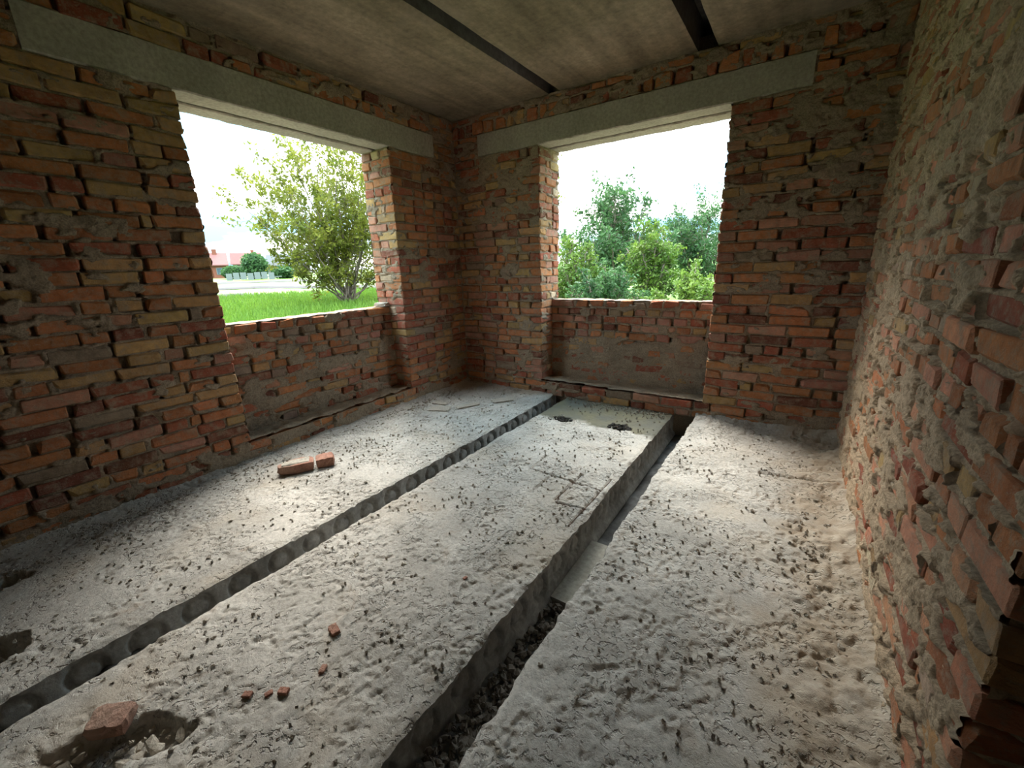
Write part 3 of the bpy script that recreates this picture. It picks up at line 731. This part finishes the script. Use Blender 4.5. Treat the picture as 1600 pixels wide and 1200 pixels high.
# ground as a polar fan
rr = np.concatenate([np.linspace(4.2, 40, 120), np.geomspace(40.5, 300, 60)]); aa = np.linspace(0, 2*math.pi, 361)[:-1]
# denser only where it can be seen
Rg, Ag = np.meshgrid(rr, np.linspace(-.15, 1.75, 260), indexing='ij')
def fan(a0, a1, na):
    R, A = np.meshgrid(rr, np.linspace(a0, a1, na), indexing='ij'); X = CAM[0]-R*np.sin(A); Y = CAM[1]+R*np.cos(A)
    Z = gz(X, Y)+.07*(fbm(X*.7, Y*.7, 3, 3)-.5)+.10*(fbm(X*3, Y*3, 4, 2)-.5)*np.clip(12/R, .2, 1)
    inside = (X > -.9) & (X < 5.8) & (Y < .9); Z = np.where(inside, -.5, Z)
    return np.stack([X, Y, Z], -1).reshape(-1, 3), grid_faces(len(rr), na)
V1, Q1 = fan(-.4, 2.2, 300); V2, Q2 = fan(2.2, 2*math.pi-.4, 60)
gm = M_GRASS.copy(); gm.name = 'field'; n_ = gm.node_tree; b_ = [q for q in n_.nodes if q.type == 'BSDF_PRINCIPLED'][0]; t_ = [q for q in n_.nodes if q.type == 'BSDF_TRANSLUCENT'][0]
vl = n_.nodes.new('ShaderNodeVectorMath'); vl.operation = 'DISTANCE'; vl.inputs[1].default_value = (1.7, -2.0, 0); n_.links.new(geopos(n_), vl.inputs[0])
mr_ = n_.nodes.new('ShaderNodeMapRange'); mr_.inputs[1].default_value = 6.0; mr_.inputs[2].default_value = 8.0; n_.links.new(vl.outputs['Value'], mr_.inputs[0])
cs_ = mixc(n_, mr_.outputs[0], (.17, .14, .11), b_.inputs['Base Color'].links[0].from_socket); n_.links.new(cs_, b_.inputs['Base Color']); n_.links.new(cs_, t_.inputs['Color'])  # bare soil near the house, unseen, added to cut green bounce light indoors
link('ground', mesh_np('ground', np.concatenate([V1, V2]), np.concatenate([Q1, Q2+len(V1)]), gm, True), label='green grass field outside the windows', cat='ground', kind='structure')
# grass blades where the left window looks
rs = np.random.RandomState(9); n = 42000
R = 9+21*rs.rand(n)**.8; A = rs.uniform(.62, 1.32, n); X = CAM[0]-R*np.sin(A); Y = CAM[1]+R*np.cos(A); Z = gz(X, Y)
hh = rs.uniform(.12, .30, n)*(1+R/40); wd = rs.uniform(.012, .03, n)*(R/12); az = rs.uniform(0, 6.28, n); ln = rs.uniform(-.6, .6, (n, 2))*hh[:, None]
B1 = np.stack([X-wd*np.cos(az), Y-wd*np.sin(az), Z-.05], 1); B2 = np.stack([X+wd*np.cos(az), Y+wd*np.sin(az), Z-.05], 1); T = np.stack([X+ln[:, 0], Y+ln[:, 1], Z+hh], 1)
link('grass_blades', mesh_np('grass_blades', np.stack([B1, B2, T], 1).reshape(-1, 3), np.arange(3*n).reshape(n, 3), M_GRASS), None, 'long bright green grass seen through the left window', 'grass', kind='stuff')

def pt(px, py, dist):
    d = CF+(px-800)/FPX*CR-(py-600)/FPX*CU; d = d/math.hypot(d[0], d[1]); return CAM+d*dist
def ribbon(pts, wid, name, label, seed):
    """pale gravel track following the ground"""
    P = np.array(pts); k = 40; t = np.linspace(0, 1, k); seg = np.linspace(0, len(P)-1, k); i = np.minimum(seg.astype(int), len(P)-2); f = (seg-i)[:, None]; C = P[i]*(1-f)+P[i+1]*f
    dirv = np.gradient(C, axis=0); nrm = np.stack([-dirv[:, 1], dirv[:, 0]], 1); nrm /= np.linalg.norm(nrm, axis=1)[:, None]
    rows = []
    for s in np.linspace(-1, 1, 7):
        q = C+nrm*s*(wid/2)*(1+.25*(fbm(t*14, t*0+s, seed, 3)-.5))[:, None]; z = gz(q[:, 0], q[:, 1])+.16*(1-abs(s))**.5+.12*(fbm(q[:, 0]*.8, q[:, 1]*.8, seed, 3)-.3)
        rows.append(np.stack([q[:, 0], q[:, 1], z], 1))
    link(name, mesh_np(name, np.stack(rows, 0).reshape(-1, 3), grid_faces(7, k)[:, ::-1], M_ROAD, True), None, label, 'track')
def gp(px, dist): v = pt(px, 430, dist); return (v[0], v[1])
ribbon([gp(300, 34), gp(380, 33), gp(470, 28)], 1.0, 'gravel_track', 'nearest pale gravel strip across the grass field', 2)
ribbon([gp(300, 43), gp(400, 43), gp(520, 38), gp(620, 34)], 1.5, 'gravel_track', 'middle pale gravel strip across the grass field', 4)
ribbon([gp(300, 56), gp(420, 56), gp(620, 50)], 3.0, 'gravel_track', 'farthest and widest pale gravel strip before the houses', 6)

# ---- trees
def leaf_arrays(C, size, rs):
    n = len(C); a = rs.normal(size=(n, 3)); a /= np.linalg.norm(a, axis=1)[:, None]; b = np.cross(a, rs.normal(size=(n, 3))); b /= np.linalg.norm(b, axis=1)[:, None]; c_ = np.cross(a, b)
    s = size*rs.uniform(.6, 1.25, n)[:, None]
    V = np.stack([C-a*s, C+b*s*.42+c_*s*.12, C+a*s, C-b*s*.42+c_*s*.12], 1).reshape(-1, 3); k = np.arange(n)*4
    return V, np.concatenate([np.stack([k, k+1, k+2], 1), np.stack([k, k+2, k+3], 1)])
def tree(name, base, ends, label, cat, mleaf, seed, leaf=.10, nside=12, twigs=5, perl=6, r0=.09, spread=.28, group=None, bend=.5):
    rs = np.random.RandomState(seed); base = np.array(base, float); root = link(name, None, None, label, cat, group); root.location = base
    stem = MB(); tw = MB(); C = []
    for e in ends:
        e = np.array(e, float); L = np.linalg.norm(e-base); mid = base+(e-base)*.45+np.array((0, 0, L*.18*bend))+rs.normal(size=3)*L*.05; off = rs.normal(size=3)*np.array((.12, .12, 0))
        t = np.linspace(0, 1, 12)[:, None]; P = (1-t)**2*(base+off)+2*t*(1-t)*mid+t*t*e; P[1:-1] += rs.normal(size=(10, 3))*L*.012
        stem.tube(P-base, r0*(1-.85*np.linspace(0, 1, 12))*rs.uniform(.6, 1.0), 6)
        for q in range(nside):
            s = .25+.75*((q+rs.rand())/nside); i = min(int(s*11), 10); p0 = P[i]+(P[i+1]-P[i])*(s*11-i); ax = (P[i+1]-P[i])/np.linalg.norm(P[i+1]-P[i])
            d = ax*.6+rs.normal(size=3)*.7+np.array((0, 0, .25)); d /= np.linalg.norm(d); l = L*spread*rs.uniform(.5, 1.1)*(1.15-.55*s); p1 = p0+d*l
            pm = (p0+p1)/2+rs.normal(size=3)*l*.08; tw.tube(np.array([p0, pm, p1])-base, [r0*.16, r0*.11, r0*.05], 4)
            for k in range(twigs):
                u = .3+.7*(k+rs.rand())/twigs; a0 = p0+(p1-p0)*u; dd = d*.5+rs.normal(size=3)*.7; dd /= np.linalg.norm(dd); l2 = l*rs.uniform(.25, .5); a1 = a0+dd*l2
                tw.tube(np.array([a0, a1])-base, [r0*.06, r0*.025], 3)
                tt = rs.uniform(.2, 1.1, perl)[:, None]; C.append(a0+(a1-a0)*tt+rs.normal(size=(perl, 3))*leaf*.9)
    link('stems', stem.mesh('stems', M_BARK, True), root); link('twigs', tw.mesh('twigs', M_BARK), root, kind='stuff')
    V, T = leaf_arrays(np.concatenate(C)-base, leaf, rs); link('foliage', mesh_np('foliage', V, T, mleaf), root, kind='stuff'); return root
tb = np.array((-15.0, 9.0, -.1))
def tp(px, py, dd): return pt(px, py, 22.2+dd)
tree('walnut_tree', tb, [tp(362, 300, -1), tp(400, 330, 1.5), tp(405, 262, .5), tp(445, 222, -1.5), tp(490, 180, 0), tp(520, 230, -2.5), tp(550, 150, 1), tp(585, 200, 2), tp(600, 260, -1), tp(640, 200, 0), tp(660, 300, 1), tp(500, 300, -2), tp(560, 330, 2.5), tp(460, 350, -2.5), tp(430, 400, 0), tp(630, 380, -1), tp(470, 245, 2), tp(530, 195, -1), tp(572, 235, -2), tp(605, 205, 1), tp(510, 265, 2.5), tp(590, 300, -2.5), tp(440, 290, 2), tp(545, 280, 0), tp(418, 255, -1), tp(458, 300, -2), tp(482, 208, 1), tp(385, 285, .5)],
     'airy many-stemmed tree on the grass, filling the left window', 'tree', M_LEAF1, 4, .11, 16, 6, 7, .06, .25, bend=-.3)
def simple_tree(px, top, dist, halfw, label, mleaf, seed, leaf=.09, n=9, dens=1.0, low=.25):
    rs = np.random.RandomState(seed); b = pt(px, 430, dist); b[2] = float(gz(b[0], b[1]))-.05; tpz = pt(px, top, dist)[2]; hh = tpz-b[2]; hw = halfw*dist/FPX
    ends = [b+np.array((0, 0, hh))]
    for k in range(n):
        a = k*2.4+rs.rand(); f = rs.uniform(.2, 1.0); zz = hh*(low+(.98-low)*math.sqrt(max(0, 1-(f*.92)**2))*rs.uniform(.72, 1.0)); ends.append(b+np.array((math.cos(a)*hw*f, math.sin(a)*hw*f, zz)))
    return tree('leafy_tree', b, ends, label, 'tree', mleaf, seed, leaf, int(11*dens), 5, 7, .07, .30, 'trees beyond the end window', .3)
simple_tree(955, 283, 19, 80, 'tall pointed green tree, leftmost in the end window', M_LEAF2, 1, .095, 18, 1.6)
simple_tree(1085, 318, 23, 75, 'broad green tree toward the right of the end window', M_LEAF2, 2, .09, 18, 1.5)
simple_tree(1150, 290, 32, 75, 'feathery tree half hidden behind the right jamb of the end window', M_LEAF2, 3, .09, 11)
simple_tree(1018, 352, 15, 62, 'yellow-green bushy tree in the middle of the end window', M_LEAF3, 5, .075, 12, 1.2, .1)
simple_tree(893, 372, 15, 55, 'low rounded bush beside the corner pier in the end window', M_LEAF3, 6, .075, 10, 1.2, .1)
simple_tree(1085, 425, 11, 70, 'bright lime shrub just above the end sill on the right', M_LEAF3, 7, .06, 11, 1.2, .1)
simple_tree(945, 415, 12.5, 70, 'dark branching shrub just above the end sill on the left', M_LEAF2, 8, .06, 11, 1.2, .1)
simple_tree(985, 375, 40, 120, 'distant green thicket behind the other trees of the end window', M_LEAF2, 12, .13, 16, 1.5, .1)
b2 = pt(790, 430, 11); b2[2] = -.3
tree('leafy_tree', b2, [pt(872, 250, 10.6), pt(866, 300, 11), pt(868, 345, 11), pt(800, 200, 11), pt(760, 250, 11), pt(820, 280, 11.5), pt(862, 215, 11.2)], 'tree mostly hidden by the corner pier, only twig ends showing', 'tree', M_LEAF1, 14, .055, 9, 4, 4, .07, .16, 'trees beyond the end window', -.2)
# low trees near the houses
def far_bush(px, top, dist, hw, label, seed):
    rs = np.random.RandomState(seed); b = pt(px, 430, dist); b[2] = float(gz(b[0], b[1])); hh = pt(px, top, dist)[2]-b[2]; R_ = hw*dist/FPX
    root = link('far_tree', None, None, label, 'tree', 'trees by the far houses'); root.location = b
    link('trunk', MB().tube([(0, 0, -.2), (.1, 0, hh*.3), (0, .1, hh*.75)], [.25, .18, .06], 6).mesh('trunk', M_BARK), root)
    k = 2600; d = rs.normal(size=(k, 3)); d /= np.linalg.norm(d, axis=1)[:, None]; r = rs.uniform(.5, 1, k)[:, None]; C = d*r*np.array((R_, R_, hh*.48))*(1+.3*rs.rand(k, 1))+np.array((0, 0, hh*.55))
    V, T = leaf_arrays(C, .32, rs); link('foliage', mesh_np('foliage', V, T, M_LEAF2), root, kind='stuff')
far_bush(401, 400, 68, 13, 'rounded dark green tree in front of the far houses', 3)
far_bush(366, 418, 72, 11, 'low green bush right of the pink-roofed brick house', 4)
far_bush(445, 418, 66, 12, 'small bush before the grey-roofed far house', 5)

# ---- far houses
M_HB = mat_plain('far_brick', (.16, .06, .04), .9, .2, 2); M_HR = mat_plain('far_red_roof', (.15, .065, .06), .8, .15, 2)
M_HW = mat_plain('far_render', (.14, .11, .10), .9, .15, 1); M_HG = mat_plain('far_grey_roof', (.06, .065, .07), .8, .2, 1)
M_GL = mat_plain('far_glass', (.05, .07, .09), .2, .1, 1); M_WH = mat_plain('far_white', (.12, .14, .14), .7, .1, 2)
def house(px, dist, wpx, eave, ridge, rz, mw, mr, label, nwin=3):
    b = pt(px, 430, dist); g0 = float(gz(b[0], b[1])); b[2] = g0-.3; s = dist/FPX; wd = wpx*s; he = pt(px, eave, dist)[2]-b[2]; hr = pt(px, ridge, dist)[2]-b[2]; dp = wd*.7
    o = link('house', None, None, label, 'house'); o.location = b; o.rotation_euler = (0, 0, rz)
    link('walls', MB().box((-wd/2, -dp/2, 0), (wd/2, dp/2, he)).add([(-wd/2, -dp/2, he), (-wd/2, dp/2, he), (-wd/2, 0, hr-.1), (wd/2, -dp/2, he), (wd/2, dp/2, he), (wd/2, 0, hr-.1)], [(0, 1, 2), (3, 5, 4)]).mesh('walls', mw), o)
    e = .35
    rf = MB()
    for sg in (-1, 1):
        y0 = sg*(dp/2+e); V = [(-wd/2-e, y0, he-.2), (wd/2+e, y0, he-.2), (wd/2+e, 0, hr), (-wd/2-e, 0, hr)]; V += [(x, y, z+.15) for x, y, z in V]
        rf.add(V, [(0, 1, 2, 3), (7, 6, 5, 4), (0, 4, 5, 1), (1, 5, 6, 2), (2, 6, 7, 3), (3, 7, 4, 0)])
    link('roof', rf.mesh('roof', mr), o); link('chimney', MB().box((wd*.2, -.3, he), (wd*.2+.6, .3, hr+.7)).mesh('chimney', M_HB), o)
    for k in range(nwin):
        x = -wd/2+wd*(k+.5)/nwin; f = link('window', MB().box((x-.55, -dp/2-.05, he*.35), (x+.55, -dp/2+.02, he*.8)).mesh('window', M_WH), o)
        link('pane', MB().box((x-.45, -dp/2-.08, he*.39), (x+.45, -dp/2-.04, he*.76)).mesh('pane', M_GL), f)
house(326, 82, 40, 414, 397, math.radians(68), M_HB, M_HR, 'far red brick house with pink roof at the window edge')
house(390, 112, 30, 412, 396, math.radians(60), M_HW, M_HR, 'far pale house with reddish roof behind the rounded tree')
house(455, 84, 46, 414, 399, math.radians(52), M_HW, M_HG, 'far house with grey sloping roof beside the tree')
# white fence by the houses: posts and boards
fb = [gp(352, 64), gp(440, 62)]
fr = link('fence', None, None, 'low whitish board fence in front of the far houses', 'fence'); fr.location = (fb[0][0], fb[0][1], float(gz(*fb[0])))
v = np.array(fb[1])-np.array(fb[0]); L = np.linalg.norm(v); fr.rotation_euler = (0, 0, math.atan2(v[1], v[0])); nb = int(L/.8); bme = MB().box((-.33, -.03, 0), (.33, .03, .85)).mesh('board', M_WH)
for i in range(nb):
    o = link('board', bme, fr); o.location = (i*.8+.4, 0, .02+.12*math.sin(i*2.1)**2)
link('rail', MB().box((0, .03, .3), (L, .09, .4)).mesh('rail', M_WH), fr)
